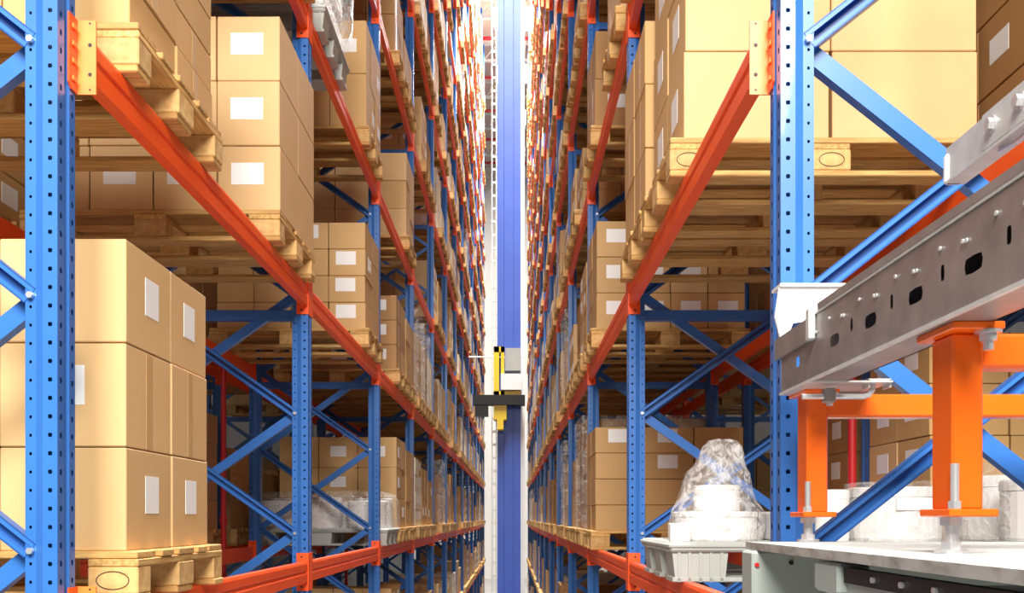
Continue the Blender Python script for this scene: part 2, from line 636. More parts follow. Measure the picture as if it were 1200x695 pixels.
def end_connector(s, t, y_off):
    """front frame: plate standing out beside the set-back upright, leg with hooks along the upright"""
    za, zb = -0.03, 0.168
    mb = MB('plateorange')
    w0, w1 = -0.004, 0.052
    hz = [(za, 0.022), (za + 0.04, 0.030), (za + 0.10, 0.033), (za + 0.155, 0.02)]
    mb.box(s * w0, s * w1, 0.0, 0.006, za, zb)
    p = link('connector', mb.mesh('connector'), (0, y_off, 0), t)
    for z in (za + 0.012, za + 0.053, za + 0.132, za + 0.19):
        r = 0.0055 if 0.02 < z - za < 0.18 else 0.003
        hb = cached(('hole', r), lambda: MB('dark').cyl((0, -0.0006, 0), r, 0.004, 'y', 10).mesh('hole_shade_disc'))  # dark disc on the plate, paints the shade inside a hole
        link('hole_shade_disc', hb, (s * 0.012, 0, z), p)
    mb = MB('redorange')
    mb.prism([(-0.05, za + 0.014), (-0.036, za), (0.0, za), (0.0, zb), (-0.05, zb)], s * 0.0445, s * 0.0495, 'x')
    leg = link('hook_leg', mb.mesh('hook_leg'), (0, y_off, 0), t)
    for q in range(4):
        hm = cached(('hook', s), lambda: MB('plateorange').cbox(s * 0.039, s * 0.045, -0.036, -0.012, -0.007, 0.007, 0.002).mesh('hook'))
        link('hook', hm, (0, 0, za + 0.03 + q * 0.046), leg)


beams = []
for s in (-1, 1):
    for n in range(NB):
        for k in range(NLEV):
            if in_view_z(zt(k), fy(n + 1)):
                beams.append((fy(n), s, n, k, 'f', 0))
                if n <= 4:
                    beams.append((fy(n) + 4, s, n, k, 'r', 0))
                if n <= 3 and 2 <= k <= 5:
                    beams.append((fy(n) + 8, s, n, k, 'f', 1))
beams.sort()
far_beams = MB('redorange')
for i, (_, s, n, k, fr, row) in enumerate(beams):
    ya, yb = fy(n) + UW, fy(n + 1)
    first_special = (n == 0 and row == 0 and fr == 'f')
    sg = s if fr == 'f' else -s
    x = s * (XF[s] + ROW2 * row + (DEPTH if fr == 'r' else 0))
    zb = zt(k) - BH
    if i >= 285:
        far_beams.prism([(x + a, zb + b) for a, b in beam_prof(sg)], ya, yb, 'y')
        continue
    place = 'aisle' if fr == 'f' else 'rear'
    rk = 'rack' if row == 0 else 'back rack'
    lab = 'orange-red %s rack rail, %s level, %s bay from the front, %s %s' % (place, lev(k), ORD[n + 1], SIDE[s], rk)
    grp = 'orange-red beams of the %s %s' % (SIDE[s], rk)
    if n >= 5:
        def mk(sg=sg):
            b = MB('redorange')
            b.prism(beam_prof(sg), 0.0, BAY - UW, 'y')
            b.box(sg * -0.004, sg * 0.062, BAY - UW - 0.006, BAY - UW, -0.048, 0.16)
            b.box(sg * -0.004, 0, BAY - UW, BAY - UW + 0.045, -0.048, 0.16)
            b.box(sg * -0.004, 0, -0.045, 0, -0.048, 0.16)
            return b.mesh('rack_rail')
        tag(link('rack_rail', cached(('bm1', sg), mk), (x, ya, zb)), lab, 'rack rail', grp)
        continue
    t = thing('rack_rail', lab, 'rack beam', (x, ya, zb), grp)
    link('rail', cached(('bm', sg), lambda: beam_mesh(sg, BAY - UW - 0.012)), (0, 0.006, 0), t)
    link('connector', cached(('cn', sg, 1), lambda: connector_mesh(sg, True)), (0, BAY - UW, 0), t)
    if first_special:
        end_connector(s, t, 0.004)
    else:
        link('connector', cached(('cn', sg, 0), lambda: connector_mesh(sg, False)), (0, 0, 0), t)
for s in (-1, 1):  # unseen rails above the frame, added under the shading loads
    for n in range(6):
        for k in range(NLEV):
            if not in_view_z(zt(k), fy(n + 1)) and CH < zt(k) < CH + 0.57 * fy(n + 1) + 5.5:
                for sg, x in ((s, s * XF[s]), (-s, s * (XF[s] + DEPTH))):
                    far_beams.prism([(x + a, zt(k) - BH + b) for a, b in beam_prof(sg)], fy(n) + UW, fy(n + 1), 'y')
if far_beams.v:
    tag(link('distant_rails', far_beams.mesh('distant_rails')), 'distant orange-red beams of both racks, and unseen ones added above under shading loads',
        'rack beams', kind='stuff')

# ------------------------------------------------------------------ pallets
PL, PW, PH = 1.2, 0.8, 0.144
TOPB = [(0.0, 0.145), (0.18, 0.28), (0.3275, 0.4725), (0.52, 0.62), (0.655, 0.8)]
BLX = [(0.0, 0.145), (0.5275, 0.6725), (1.055, 1.2)]
BLY = [(0.0, 0.1), (0.3275, 0.4725), (0.7, 0.8)]


def pallet_whole():
    mb = MB('wood', 'wood_y', 'wood_block')
    for a, b in TOPB:
        mb.box(0, PL, a, b, 0.122, 0.144, 0)
    for xa, xb in BLX:
        mb.box(xa, xb, 0, PW, 0.1, 0.122, 1)
        for ya, yb in BLY:
            mb.box(xa, xb, ya, yb, 0.022, 0.1, 2)
    for ya, yb in BLY:
        mb.box(0, PL, ya, yb, 0, 0.022, 0)
    return mb.mesh('pallet')


def put_pallet(x0, y, z, s, lab, grp, detail, stamps=()):
    """x0 smallest x"""
    if not detail:
        return tag(link('pallet', cached('pal', pallet_whole), (x0, y, z)), lab, 'pallet', grp)
    t = thing('pallet', lab, 'pallet', (x0, y, z), grp)
    rnd = random.Random(int(x0 * 100) + int(y * 77) + int(z * 31))
    for a, b in TOPB:
        m = cached(('tb', round(b - a, 3)), lambda: MB('wood').cbox(0, PL, 0, b - a, 0, 0.021, 0.003).mesh('top_board'))
        link('top_board', m, (rnd.uniform(-.006, .006), a + rnd.uniform(-.003, .003), 0.123 - rnd.uniform(0, .0008)), t)
    for xa, xb in BLX:
        m = cached('cb', lambda: MB('wood_y').cbox(0, 0.145, 0, PW, 0, 0.022, 0.003).mesh('cross_board'))
        link('cross_board', m, (xa, rnd.uniform(-.004, .004), 0.1), t)
        for ya, yb in BLY:
            m = cached(('bl', round(yb - ya, 3)), lambda: MB('wood_block').cbox(0, 0.145, 0, yb - ya, 0, 0.078, 0.004).mesh('block'))
            bl = link('block', m, (xa + rnd.uniform(-.004, .004), ya + rnd.uniform(-.002, .002), 0.022), t)
            if ya == 0 and xa in stamps:
                sm = cached('stamp', stamp_mesh)
                link('stamp', sm, (0.0725, -0.0012, 0.039), bl)
    for ya, yb in BLY:
        m = cached(('bb', round(yb - ya, 3)), lambda: MB('wood').cbox(0, PL, 0, yb - ya, 0, 0.022, 0.004).mesh('bottom_board'))
        link('bottom_board', m, (rnd.uniform(-.005, .005), ya, 0), t)
    return t


def stamp_mesh():
    mb = MB('stamp')
    n = 28
    for i in range(n):
        a, b = 2 * math.pi * i / n, 2 * math.pi * (i + 1) / n
        for_r = ((0.048, 0.027), (0.0455, 0.0245))
        pts = []
        for (rx, rz), ang in (((for_r[0]), a), ((for_r[0]), b), ((for_r[1]), b), ((for_r[1]), a)):
            pts.append((rx * math.cos(ang), rz * math.sin(ang)))
        mb.prism(pts, -0.0004, 0.0012, 'y')
    return mb.mesh('stamp')


def plastic_pallet(t):
    """grey plastic pallet, parts under thing t (origin: smallest x, near y, bottom)"""
    mb = MB('plastic_grey')
    mb.cbox(0, 1.2, 0, 0.8, 0.112, 0.15, 0.008)
    mb.cbox(-0.006, 1.206, -0.006, 0.806, 0.128, 0.142, 0.004)
    link('deck', mb.mesh('deck'), parent=t)
    for xa in (0.01, 0.5, 0.98):
        for ya in (0.01, 0.32, 0.62):
            def mk():
                b = MB('plastic_grey')
                b.prism([(0.012, 0.0), (0.198, 0.0), (0.21, 0.112), (0.0, 0.112)], 0.006, 0.164, 'y')
                for q in range(5):
                    b.box(0.02 + q * 0.04, 0.03 + q * 0.04, 0.0, 0.17, 0.0, 0.112)
                return b.mesh('foot')
            link('foot', cached('pfoot', mk), (xa, ya, 0), t)
    for ya in (0.01, 0.32, 0.62):
        link('skid', cached('pskid', lambda: MB('plastic_grey').cbox(0, 1.18, 0, 0.16, 0, 0.018, 0.003).mesh('skid')), (0.01, ya, -0.0005), t)


# ------------------------------------------------------------------ carton loads
TONES = ['carton_pale', 'carton_kraft', 'carton_brown', 'carton_cream']
TNAME = {0: 'pale', 1: 'tan', 2: 'brown', 3: 'cream'}
OVER = 0.05


def pos_y(n, p):
    return fy(n) + 0.28 + 0.84 * p if n == 0 else fy(n) + 0.235 + 0.845 * p


S = {}   # (side, row, bay, level, place) -> spec


def C(nx, ny, nl, bh, tone, lab='n', load_w=1.12, inset=None, load_d=0.76, tape=None, lw=0.15, lh=0.10):
    return dict(kind='c', nx=nx, ny=ny, nl=nl, bh=bh, tone=tone, lab=lab, w=load_w, d=load_d, inset=inset, tape=tape, lw=lw, lh=lh)


E = dict(kind='e')
S[(-1, 0, 0, 2, 0)] = C(3, 2, 3, 0.303, 0, 'mix', inset=0.045, load_d=0.74, tape=1, lw=0.11, lh=0.115)
S[(-1, 0, 0, 2, 1)] = E
S[(-1, 0, 0, 2, 2)] = E
S[(-1, 0, 0, 3, 0)] = C(3, 2, 6, 0.135, 1, 'n', inset=0.03)
S[(-1, 0, 0, 3, 1)] = E
S[(-1, 0, 0, 3, 2)] = C(4, 2, 3, 0.30, 0, 'f', load_w=1.18, inset=0.0, load_d=0.78)
for p in range(3):
    S[(-1, 0, 1, 2, p)] = E
S[(-1, 0, 1, 3, 0)] = E
S[(-1, 0, 1, 3, 1)] = E
S[(-1, 0, 1, 3, 2)] = C(4, 2, 4, 0.20, 1, 'some', inset=0.03)
S[(-1, 0, 1, 4, 0)] = dict(kind='bundle')
S[(-1, 0, 1, 4, 1)] = E
S[(-1, 0, 1, 4, 2)] = C(4, 3, 2, 0.40, 1, 'some', inset=0.02)
S[(-1, 0, 2, 2, 0)] = dict(kind='drums')
S[(-1, 0, 2, 2, 1)] = C(3, 2, 3, 0.29, 1, 'some', inset=0.03)
S[(-1, 0, 2, 2, 2)] = C(3, 2, 3, 0.27, 1, 'n', inset=0.03)
S[(-1, 0, 2, 3, 0)] = E
S[(-1, 0, 2, 3, 1)] = C(3, 2, 3, 0.235, 2, 'f', inset=0.03)
S[(-1, 0, 2, 3, 2)] = C(3, 2, 3, 0.22, 1, 'n', inset=0.03)
S[(-1, 0, 2, 4, 0)] = E
S[(-1, 0, 2, 4, 1)] = E
S[(-1, 0, 2, 4, 2)] = C(3, 2, 3, 0.29, 0, 'n', inset=0.03)
S[(-1, 0, 2, 5, 0)] = E
S[(-1, 0, 3, 4, 0)] = E
S[(1, 0, 0, 3, 0)] = E
S[(1, 0, 0, 3, 1)] = C(2, 2, 3, 0.33, 0, 'a', load_w=1.10, inset=0.053, load_d=0.78, lw=0.14, lh=0.13)
S[(1, 0, 0, 3, 2)] = C(3, 2, 3, 0.295, 1, 'n', load_w=1.15, inset=0.02)
S[(1, 0, 0, 2, 0)] = E
S[(1, 0, 0, 2, 1)] = dict(kind='drums_r')
S[(1, 0, 0, 2, 2)] = E
S[(1, 0, 1, 2, 0)] = E
S[(1, 0, 1, 2, 1)] = E
S[(1, 0, 1, 2, 2)] = C(3, 2, 4, 0.195, 1, 'f2', inset=0.03)
S[(1, 0, 1, 3, 0)] = E
S[(1, 0, 1, 3, 1)] = E
S[(1, 0, 1, 3, 2)] = C(4, 2, 3, 0.27, 1, 'f', inset=0.04)
S[(1, 0, 1, 4, 0)] = C(3, 2, 3, 0.28, 1, 'n', inset=0.03)
S[(1, 0, 1, 4, 1)] = E
S[(1, 0, 1, 4, 2)] = C(3, 2, 2, 0.36, 2, 'f', inset=0.03)
S[(1, 0, 2, 2, 0)] = dict(kind='wrapped', tone=2)
S[(1, 0, 2, 4, 0)] = E
# back rows
S[(1, 1, 0, 3, 0)] = C(3, 2, 3, 0.30, 2, 'a', inset=0.03)
S[(1, 1, 0, 3, 1)] = C(3, 2, 3, 0.30, 2, 'a', inset=0.03)
S[(1, 1, 0, 3, 2)] = C(3, 2, 3, 0.30, 2, 'a', inset=0.03)
S[(1, 1, 0, 2, 0)] = E
S[(1, 1, 0, 2, 1)] = dict(kind='drums')
S[(1, 1, 0, 2, 2)] = C(3, 2, 4, 0.24, 1, 'a', inset=0.03)
S[(1, 1, 1, 2, 0)] = C(3, 2, 4, 0.24, 2, 'a', inset=0.03)
S[(-1, 1, 0, 2, 0)] = E
S[(-1, 1, 1, 2, 0)] = E

rl = random.Random(21)


def random_spec(s, row, n, k, p):
    if rl.random() < ((0.10 if n < 4 else 0.2) if row == 0 else 0.35):
        return E
    if row == 0 and rl.random() < 0.06:
        return dict(kind='wrapped', tone=rl.choice((1, 2)))
    bh = rl.choice((0.2, 0.235, 0.27, 0.3, 0.36))
    h = rl.uniform(0.64, 1.0)
    nl = max(2, int(h / bh))
    tone = rl.choice((0, 0, 1, 1, 2, 3)) if n < 4 or k < 3 else rl.choice((0, 1, 3, 3, 3, 3))  # far upper loads lean cream: strong lamp light put into the carton colour
    return C(rl.choice((3, 4)), rl.choice((2, 2, 3)), nl, bh, tone, rl.choice(('n', 'n', 'some', 'a')), inset=rl.choice((0.05, 0.06, 0.08)))


loads = []
above = []
for row in (0, 1):
    for s in (-1, 1):
        for n in range(NB if row == 0 else 4):
            for k in range(NLEV):
                if row == 1 and not 1 <= k <= 7:
                    continue
                for p in range(3):
                    y = pos_y(n, p)
                    if not in_view_z(zt(k), y + 0.8):
                        # just above the frame: loads that only shade what is seen
                        if n <= 5 and CH < zt(k) < CH + 0.57 * y + 5.5:
                            above.append((s, row, n, k, p))
                        continue
                    sp = S.get((s, row, n, k, p))
                    if sp is None:
                        sp = random_spec(s, row, n, k, p)
                    if sp['kind'] != 'e':
                        loads.append((s, row, n, k, p, sp))
full = {(l[0], l[1], l[2], l[3], l[4]) for l in loads}


def where(s, row, n, k, p):
    return '%s pallet place, %s bay, %s level, %s %s' % (ORD[p + 1], ORD[n + 1], lev(k), SIDE[s], 'rack' if row == 0 else 'back rack')


cartons = []      # (score, ...)
pallets = []
special = []
for (s, row, n, k, p, sp) in loads:
    y = pos_y(n, p)
    z = zt(k)
    xa = s * (XF[s] + ROW2 * row - OVER)          # aisle edge of the pallet
    sc = 1.0 / y / (1 if row == 0 else 2.5)
    if sp['kind'] in ('c', 'wrapped'):
        pallets.append((sc, s, row, n, k, p, xa, y, z))
    if sp['kind'] != 'c':
        special.append((s, row, n, k, p, sp, xa, y, z))
        if sp['kind'] != 'wrapped':
            continue
        sp = C(3, 2, rl.choice((3, 4)), 0.24, sp['tone'], 'n', inset=0.05)
    bw, bd, bh = sp['w'] / sp['nx'], sp['d'] / sp['ny'], sp['bh']
    ins = sp['inset'] if sp['inset'] is not None else 0.03
    yo = (PW - sp['d']) / 2
    front_open = p > 0 and (s, row, n, k, p - 1) not in full or p == 0
    for l in range(sp['nl']):
        for i in range(sp['nx']):
            for j in range(sp['ny']):
                if i > 0 and j > 0:
                    continue
                x0 = abs(xa) + ins + i * bw
                yy = y + yo + j * bd
                zz = z + PH + l * bh
                score = 0
                if i == 0:
                    score += x0 * (F / yy - F / (yy + bd)) * bh * F / yy
                if j == 0 and front_open:
                    score += bw * bh * (F / yy) ** 2 * (0.5 if p > 0 else 0.3) * (1 if i < 3 else 0.5)
                px = 600 + s * x0 * F / yy
                py = 607 - (zz - CH) * F / yy
                if row == 1:
                    score *= 0.25
                if not (-60 < px < 1260 and -30 < py and py - bh * F / yy < 700):
                    score *= 0.02
                cartons.append((score, s, row, n, k, p, l, i, j, x0, yy, zz, bw, bd, bh, sp))

cartons.sort(key=lambda c: -c[0])
rc = random.Random(5)
far = MB('carton_pale', 'carton_kraft', 'carton_brown', 'carton_cream', 'label')
GAP = 0.0035
for q, (score, s, row, n, k, p, l, i, j, x0, yy, zz, bw, bd, bh, sp) in enumerate(cartons):
    tone = sp['tone']
    if sp['nl'] >= 3 and not (row == 0 and n == 0):
        tone = tone if rc.random() < 0.85 else rc.choice((0, 1))
    jx, jy = rc.uniform(-.003, .003), rc.uniform(-.002, .002)
    xl = s * (x0 + jx)          # aisle side x
    has_a = has_f = False
    lm = sp['lab']
    if i == 0:
        has_a = (lm == 'a') or (lm == 'mix' and l != 1) or (lm == 'some' and rc.random() < 0.3)
    if j == 0:
        has_f = (lm == 'f' and not (i == 3 and l == 1)) or (lm == 'f2' and (i, l) in ((1, 2), (1, 3), (0, 3))) \
            or (lm == 'some' and rc.random() < 0.3) or (lm == 'mix' and l == 1 and i == 0)
    lw, lh = sp['lw'], min(sp['lh'], bh * 0.6)
    if q >= 298:
        far.box(xl + s * GAP, xl + s * (bw - GAP), yy + GAP, yy + bd - GAP, zz, zz + bh - GAP, tone)
        if has_a:
            far.box(xl + s * (GAP - 0.002), xl + s * GAP, yy + bd * 0.3, yy + bd * 0.3 + lw, zz + bh * 0.35, zz + bh * 0.35 + lh, 4)
        if has_f:
            far.box(xl + s * bw * 0.3, xl + s * (bw * 0.3 + lw), yy + GAP - 0.002, yy + GAP, zz + bh * 0.35, zz + bh * 0.35 + lh, 4)
        continue
    key = ('ct', s, round(bw, 3), round(bd, 3), round(bh, 3), tone)
    me = cached(key, lambda: MB(TONES[tone]).cbox(s * GAP, s * (bw - GAP), GAP, bd - GAP, 0, bh - GAP, 0.003).mesh('carton'))
    col = ('aisle rear' if j == sp['ny'] - 1 and sp['ny'] == 2 else 'aisle %s' % ('middle' if j == 1 else 'rear')) if (i == 0 and j > 0) else (
        'aisle front' if i == 0 else '%s front' % ORD[i + 1])
    lay = 'bottom' if l == 0 else ('top' if l == sp['nl'] - 1 else '%s' % ORD[l + 1])
    lab = '%s carton, %s layer, %s corner, %s pallet, %s bay, %s level, %s %s' % (
        TNAME[tone], lay, col, ORD[p + 1], ORD[n + 1], lev(k), SIDE[s], 'rack' if row == 0 else 'back rack')
    if i > 0:
        lab = lab.replace('front corner', 'front column')
    o = tag(link('carton', me, (xl, yy + jy, zz)), lab, 'carton', 'cardboard cartons stacked on the pallets')
    if has_a:
        sw = min(lw, bd * 0.5)
        lm_ = cached(('la', s, round(sw, 3), lh), lambda: MB('label').box(s * (GAP - 0.0012), s * GAP, 0, sw, 0, lh).mesh('label'))
        link('label', lm_, (0, bd * 0.5 - sw * 0.5 + (0.02 if j == 0 else 0.0), bh * 0.36), o)
    if has_f:
        sw = min(lw, bw * 0.55)
        lm_ = cached(('lf', s, round(sw, 3), lh), lambda: MB('label').box(0, s * sw, GAP - 0.0012, GAP, 0, lh).mesh('label'))
        link('label', lm_, (s * bw * (0.27 if lm != 'mix' else 0.33), 0, bh * 0.40), o)
    if (sp['tape'] == l and i == 0) or (sp['tape'] is None and i == 0 and lm in ('n', 'f') and n <= 2 and rc.random() < 0.5):
        tm = cached(('tp', s, round(bh, 3)), lambda: MB('tape').box(s * (GAP - 0.0008), s * GAP, 0, 0.05, 0.004, bh - 0.008).mesh('tape'))
        link('tape', tm, (0, bd * 0.5 - 0.025, 0), o)
ra = random.Random(77)
for (s, row, n, k, p) in above:
    if ra.random() < 0.1:
        continue
    xa = XF[s] + ROW2 * row - OVER
    for l in range(3):
        for i in range(3):
            for j in range(2):
                far.box(s * (xa + 0.03 + i * 0.38), s * (xa + 0.405 + i * 0.38), pos_y(n, p) + 0.02 + j * 0.38, pos_y(n, p) + 0.395 + j * 0.38,
                        zt(k) + PH + l * 0.29, zt(k) + PH + l * 0.29 + 0.287, ra.choice((0, 1)))
tag(link('distant_cartons', far.mesh('distant_cartons')), 'small cardboard cartons filling the far and hidden pallet places of both racks',
    'cartons', kind='stuff')

pallets.sort(key=lambda c: -c[0])
farp = MB('wood', 'wood_y', 'wood_block')
for q, (sc, s, row, n, k, p, xa, y, z) in enumerate(pallets):
    x0 = xa if s > 0 else xa - PL
    if q >= 295:
        for a, b in TOPB:
            farp.box(x0, x0 + PL, y + a, y + b, z + 0.122, z + 0.144, 0)
        for xq, xr in BLX:
            farp.box(x0 + xq, x0 + xr, y, y + PW, z + 0.1, z + 0.122, 1)
            for ya, yb in BLY:
                farp.box(x0 + xq, x0 + xr, y + ya, y + yb, z + 0.022, z + 0.1, 2)
        for ya, yb in BLY:
            farp.box(x0, x0 + PL, y + ya, y + yb, z, z + 0.022, 0)
        continue
    stamps = ()
    if (s, row, n, k, p) == (-1, 0, 0, 2, 0):
        stamps = (1.055,)
    if (s, row, n, k, p) == (1, 0, 0, 3, 1):
        stamps = (0.0, 0.5275)
    put_pallet(x0, y, z, s, 'wooden pallet in the %s' % where(s, row, n, k, p), 'wooden pallets in the racks',
               (row == 0 and n <= 2) or (row == 1 and n == 0), stamps)
for (s, row, n, k, p) in above:  # unseen pallets above the frame, added with the shading loads
    x0 = s * (XF[s] + ROW2 * row - OVER)
    farp.box(x0, x0 + s * PL, pos_y(n, p), pos_y(n, p) + PW, zt(k) + 0.1, zt(k) + 0.144, 0)
    for ya, yb in BLY:
        farp.box(x0, x0 + s * PL, pos_y(n, p) + ya, pos_y(n, p) + yb, zt(k), zt(k) + 0.1, 2)
if farp.v:
    tag(link('distant_pallets', farp.mesh('distant_pallets')), 'distant wooden pallets of both racks, and unseen ones added above for shade', 'pallets', kind='stuff')


# ------------------------------------------------------------------ loads on plastic pallets, wrapped loads
def drum(x, y, z, r, h, lab, grp, lid=True):
    t = thing('drum', lab, 'drum', (x, y, z), grp)
    mb = MB('white_plastic')
    mb.lathe([(0.001, 0), (r * 0.97, 0), (r, h * 0.05), (r, h * 0.8), (r * 0.985, h * 0.82)], 30)
    link('body', mb.mesh('body', False), parent=t)
    mb = MB('white_plastic')
    mb.lathe([(r * 0.9, h * 0.81), (r * 1.02, h * 0.82), (r * 1.02, h * 0.97), (r * 0.98, h), (r * 0.6, h), (r * 0.58, h * 0.96), (0.001, h * 0.96)], 30)
    link('lid', mb.mesh('lid', False), parent=t)
    return t


def film_shell(x, y, z, prof, seed, amp, lab, n=44, sqx=1.0, sqy=1.0, matn='film', lean=(0, 0)):
    """crumpled sheet of plastic film: lathe with folds; base at z"""
    r_ = random.Random(seed)
    ph = [r_.uniform(0, 6.28) for _ in range(12)]
    mb = MB(matn)
    H = prof[-1][1]
    for (r, h) in prof:
        for i in range(n):
            a = 2 * math.pi * i / n
            wob = amp * (0.5 * math.sin(5 * a + ph[0] + h * 9) + 0.35 * math.sin(9 * a + ph[1] - h * 17) + 0.3 * math.sin(14 * a + ph[2] + h * 31)
                         + 0.45 * math.sin(3 * a + ph[4] + 21 * h)) + r_.uniform(-1, 1) * amp * 0.5
            rr = max(0.004, r + wob * (0.35 + 0.65 * h / H))
            mb.v.append((rr * math.cos(a) * sqx + lean[0] * (h / H) ** 2, rr * math.sin(a) * sqy + lean[1] * (h / H) ** 2,
                         h + r_.uniform(-1, 1) * amp * 0.3 * (h > 0)))
    for k in range(len(prof) - 1):
        for i in range(n):
            j = (i + 1) % n
            mb.f.append((k * n + i, k * n + j, (k + 1) * n + j, (k + 1) * n + i))
            mb.m.append(0)
    return tag(link('plastic_film', mb.mesh('plastic_film', True), (x, y, z)), lab, 'plastic film')


for (s, row, n, k, p, sp, xa, y, z) in special:
    x0 = xa if s > 0 else xa - PL
    wh = where(s, row, n, k, p)
    rk = '%s %s' % (SIDE[s], 'rack' if row == 0 else 'back rack')
    if sp['kind'] == 'wrapped':
        mb = MB('film_thin')
        hh = 0.98 if (n, k) == (2, 2) else 0.99
        nseg = 8
        rr = random.Random(n * 31 + k)
        ring = []
        for t_ in range(nseg + 1):
            zz = PH + 0.002 + hh * t_ / nseg
            ring.append([(u + rr.uniform(-.008, .008), v + rr.uniform(-.008, .008), zz) for u, v in
                         ((0.01, 0.0), (0.4, -0.004), (0.8, -0.004), (1.19, 0.0), (1.2, 0.4), (1.19, 0.8), (0.8, 0.804), (0.4, 0.804), (0.01, 0.8), (0.0, 0.4))])
        m_ = len(ring[0])
        for r0 in ring:
            mb.v += r0
        for t_ in range(nseg):
            for i in range(m_):
                j = (i + 1) % m_
                mb.f.append((t_ * m_ + i, t_ * m_ + j, (t_ + 1) * m_ + j, (t_ + 1) * m_ + i))
                mb.m.append(0)
        tag(link('stretch_film', mb.mesh('stretch_film'), (x0, y, z)), 'clear stretch film around the load, %s' % wh, 'plastic film',
            'stretch film around loads')
        continue
    t = thing('plastic_pallet', 'grey plastic pallet with ribbed feet, %s' % wh, 'pallet', (x0, y, z), 'grey plastic pallets')
    plastic_pallet(t)
    zd = z + 0.15
    if sp['kind'] == 'bundle':
        mb = MB('white_plastic')
        rr = random.Random(3)
        for hz, ins in ((0, 0.02), (0.18, 0.0), (0.36, 0.03), (0.52, 0.08)):
            pass
        b = thing('bundle', 'white shrink-wrapped bundle on grey plastic pallet, upper left rack', 'bundle', (x0, y, zd))
        for q in range(3):
            mb = MB('white_plastic')
            mb.cbox(0.03, 1.17, 0.03, 0.77, q * 0.22, q * 0.22 + 0.215, 0.05)
            link('package', mb.mesh('package'), parent=b)
        fs = film_shell(x0 + 0.6, y + 0.4, zd, [(0.60, 0.0), (0.62, 0.1), (0.61, 0.2), (0.62, 0.3), (0.60, 0.42), (0.60, 0.55), (0.55, 0.66), (0.3, 0.72)], 11, 0.012,
                   'crumpled clear film', sqx=1.12, sqy=0.82)
        fs.parent = b
        fs.location = (0.6, 0.4, 0)
        del fs['category']
    elif sp['kind'] == 'drums':
        q = 0
        for xi in range(3):
            for yi in range(2):
                q += 1
                hgt = 0.27 if (xi + yi) % 2 else 0.24
                drum(x0 + 0.21 + xi * 0.39, y + 0.2 + yi * 0.4, zd, 0.17, hgt,
                     'white drum, %s column, %s row, grey pallet, %s level, %s bay, %s' % (
                         ORD[xi + 1], ('front', 'rear')[yi], lev(k), ORD[n + 1], rk),
                     'white drums on grey pallets')
        film_shell(x0 + 0.6, y + 0.4, zd, [(0.60, 0.0), (0.61, 0.08), (0.60, 0.16), (0.60, 0.24), (0.57, 0.30), (0.45, 0.33)], 5 + n, 0.014,
                   'clear film round the white drums, %s' % wh, sqx=1.08, sqy=0.78, matn='film_thin')
    elif sp['kind'] == 'drums_r':
        xq = x0 + 0.225
        yq = y + 0.28
        drum(xq, yq, zd, 0.165, 0.115, 'wide white drum under a smaller one beside the metal platform', 'drum', )
        drum(xq + 0.005, yq - 0.01, zd + 0.115, 0.092, 0.105, 'small white drum standing on a wider white drum', 'drum')
        film_shell(xq, yq, zd + 0.001, [(0.185, 0.0), (0.19, 0.04), (0.185, 0.08), (0.178, 0.115), (0.155, 0.15), (0.14, 0.19), (0.135, 0.23), (0.125, 0.26),
                                        (0.10, 0.30), (0.085, 0.34), (0.07, 0.375), (0.045, 0.40), (0.012, 0.405)], 8, 0.02,
                   'crumpled clear plastic bag peaked over the stacked white drums', lean=(0.03, 0), n=40)
        bx = MB('white_plastic'); bx.cbox(0, 0.16, 0, 0.2, 0, 0.115, 0.008)
        tag(link('white_box', bx.mesh('white_box'), (x0 + 0.43, y + 0.2, zd)), 'plain white box right of the bagged drums', 'box')
        bx = MB('label'); bx.cbox(0, 0.075, 0, 0.06, 0, 0.07, 0.003)
        tag(link('small_carton', bx.mesh('small_carton'), (x0 + 0.012, y + 0.07, zd)), 'tiny white carton left of the bagged drums', 'box')
        dd = drum(x0 + 0.67, y + 0.2, zd, 0.065, 0.20, 'narrow white canister with a red mark behind blue brace', 'drum')
        mb = MB('red_pipe'); mb.box(-0.02, 0.02, -0.067, -0.0635, 0.08, 0.11); link('red_mark', mb.mesh('red_mark'), parent=dd)
        dd = drum(x0 + 0.93, y + 0.24, zd, 0.175, 0.21, 'large white drum with paper label between the orange posts', 'drum')
        mb = MB('label'); mb.box(-0.06, 0.08, -0.181, -0.17, 0.12, 0.165); link('label', mb.mesh('label'), parent=dd)
        film_shell(x0 + 0.93, y + 0.24, zd, [(0.195, 0.0), (0.20, 0.06), (0.195, 0.12), (0.19, 0.18), (0.17, 0.225), (0.10, 0.235)], 12, 0.012,
                   'clear film hugging the large white drum between orange posts', matn='film_thin')

# ------------------------------------------------------------------ sprinkler risers in the flue between the rack rows
for i, (s, y) in enumerate(((-1, 7.75), (1, 5.22), (-1, 13.5), (1, 10.9))):
    x = s * (XF[s] + 1.2)
    t = thing('sprinkler_riser', '%s red vertical sprinkler pipe between the %s rack rows' % (('nearer', 'farther')[i // 2], SIDE[s]), 'pipe', (x, y, 0))
    mb = MB('red_pipe'); mb.cyl((0, 0, 0), 0.022, 21, 'z', 12); link('pipe', mb.mesh('pipe'), parent=t)
    mb = MB('red_pipe')
    for q in range(9):
        mb.cyl((0, 0, 1.2 + q * 2.2), 0.03, 0.06, 'z', 12)
    link('couplings', mb.mesh('couplings'), parent=t)

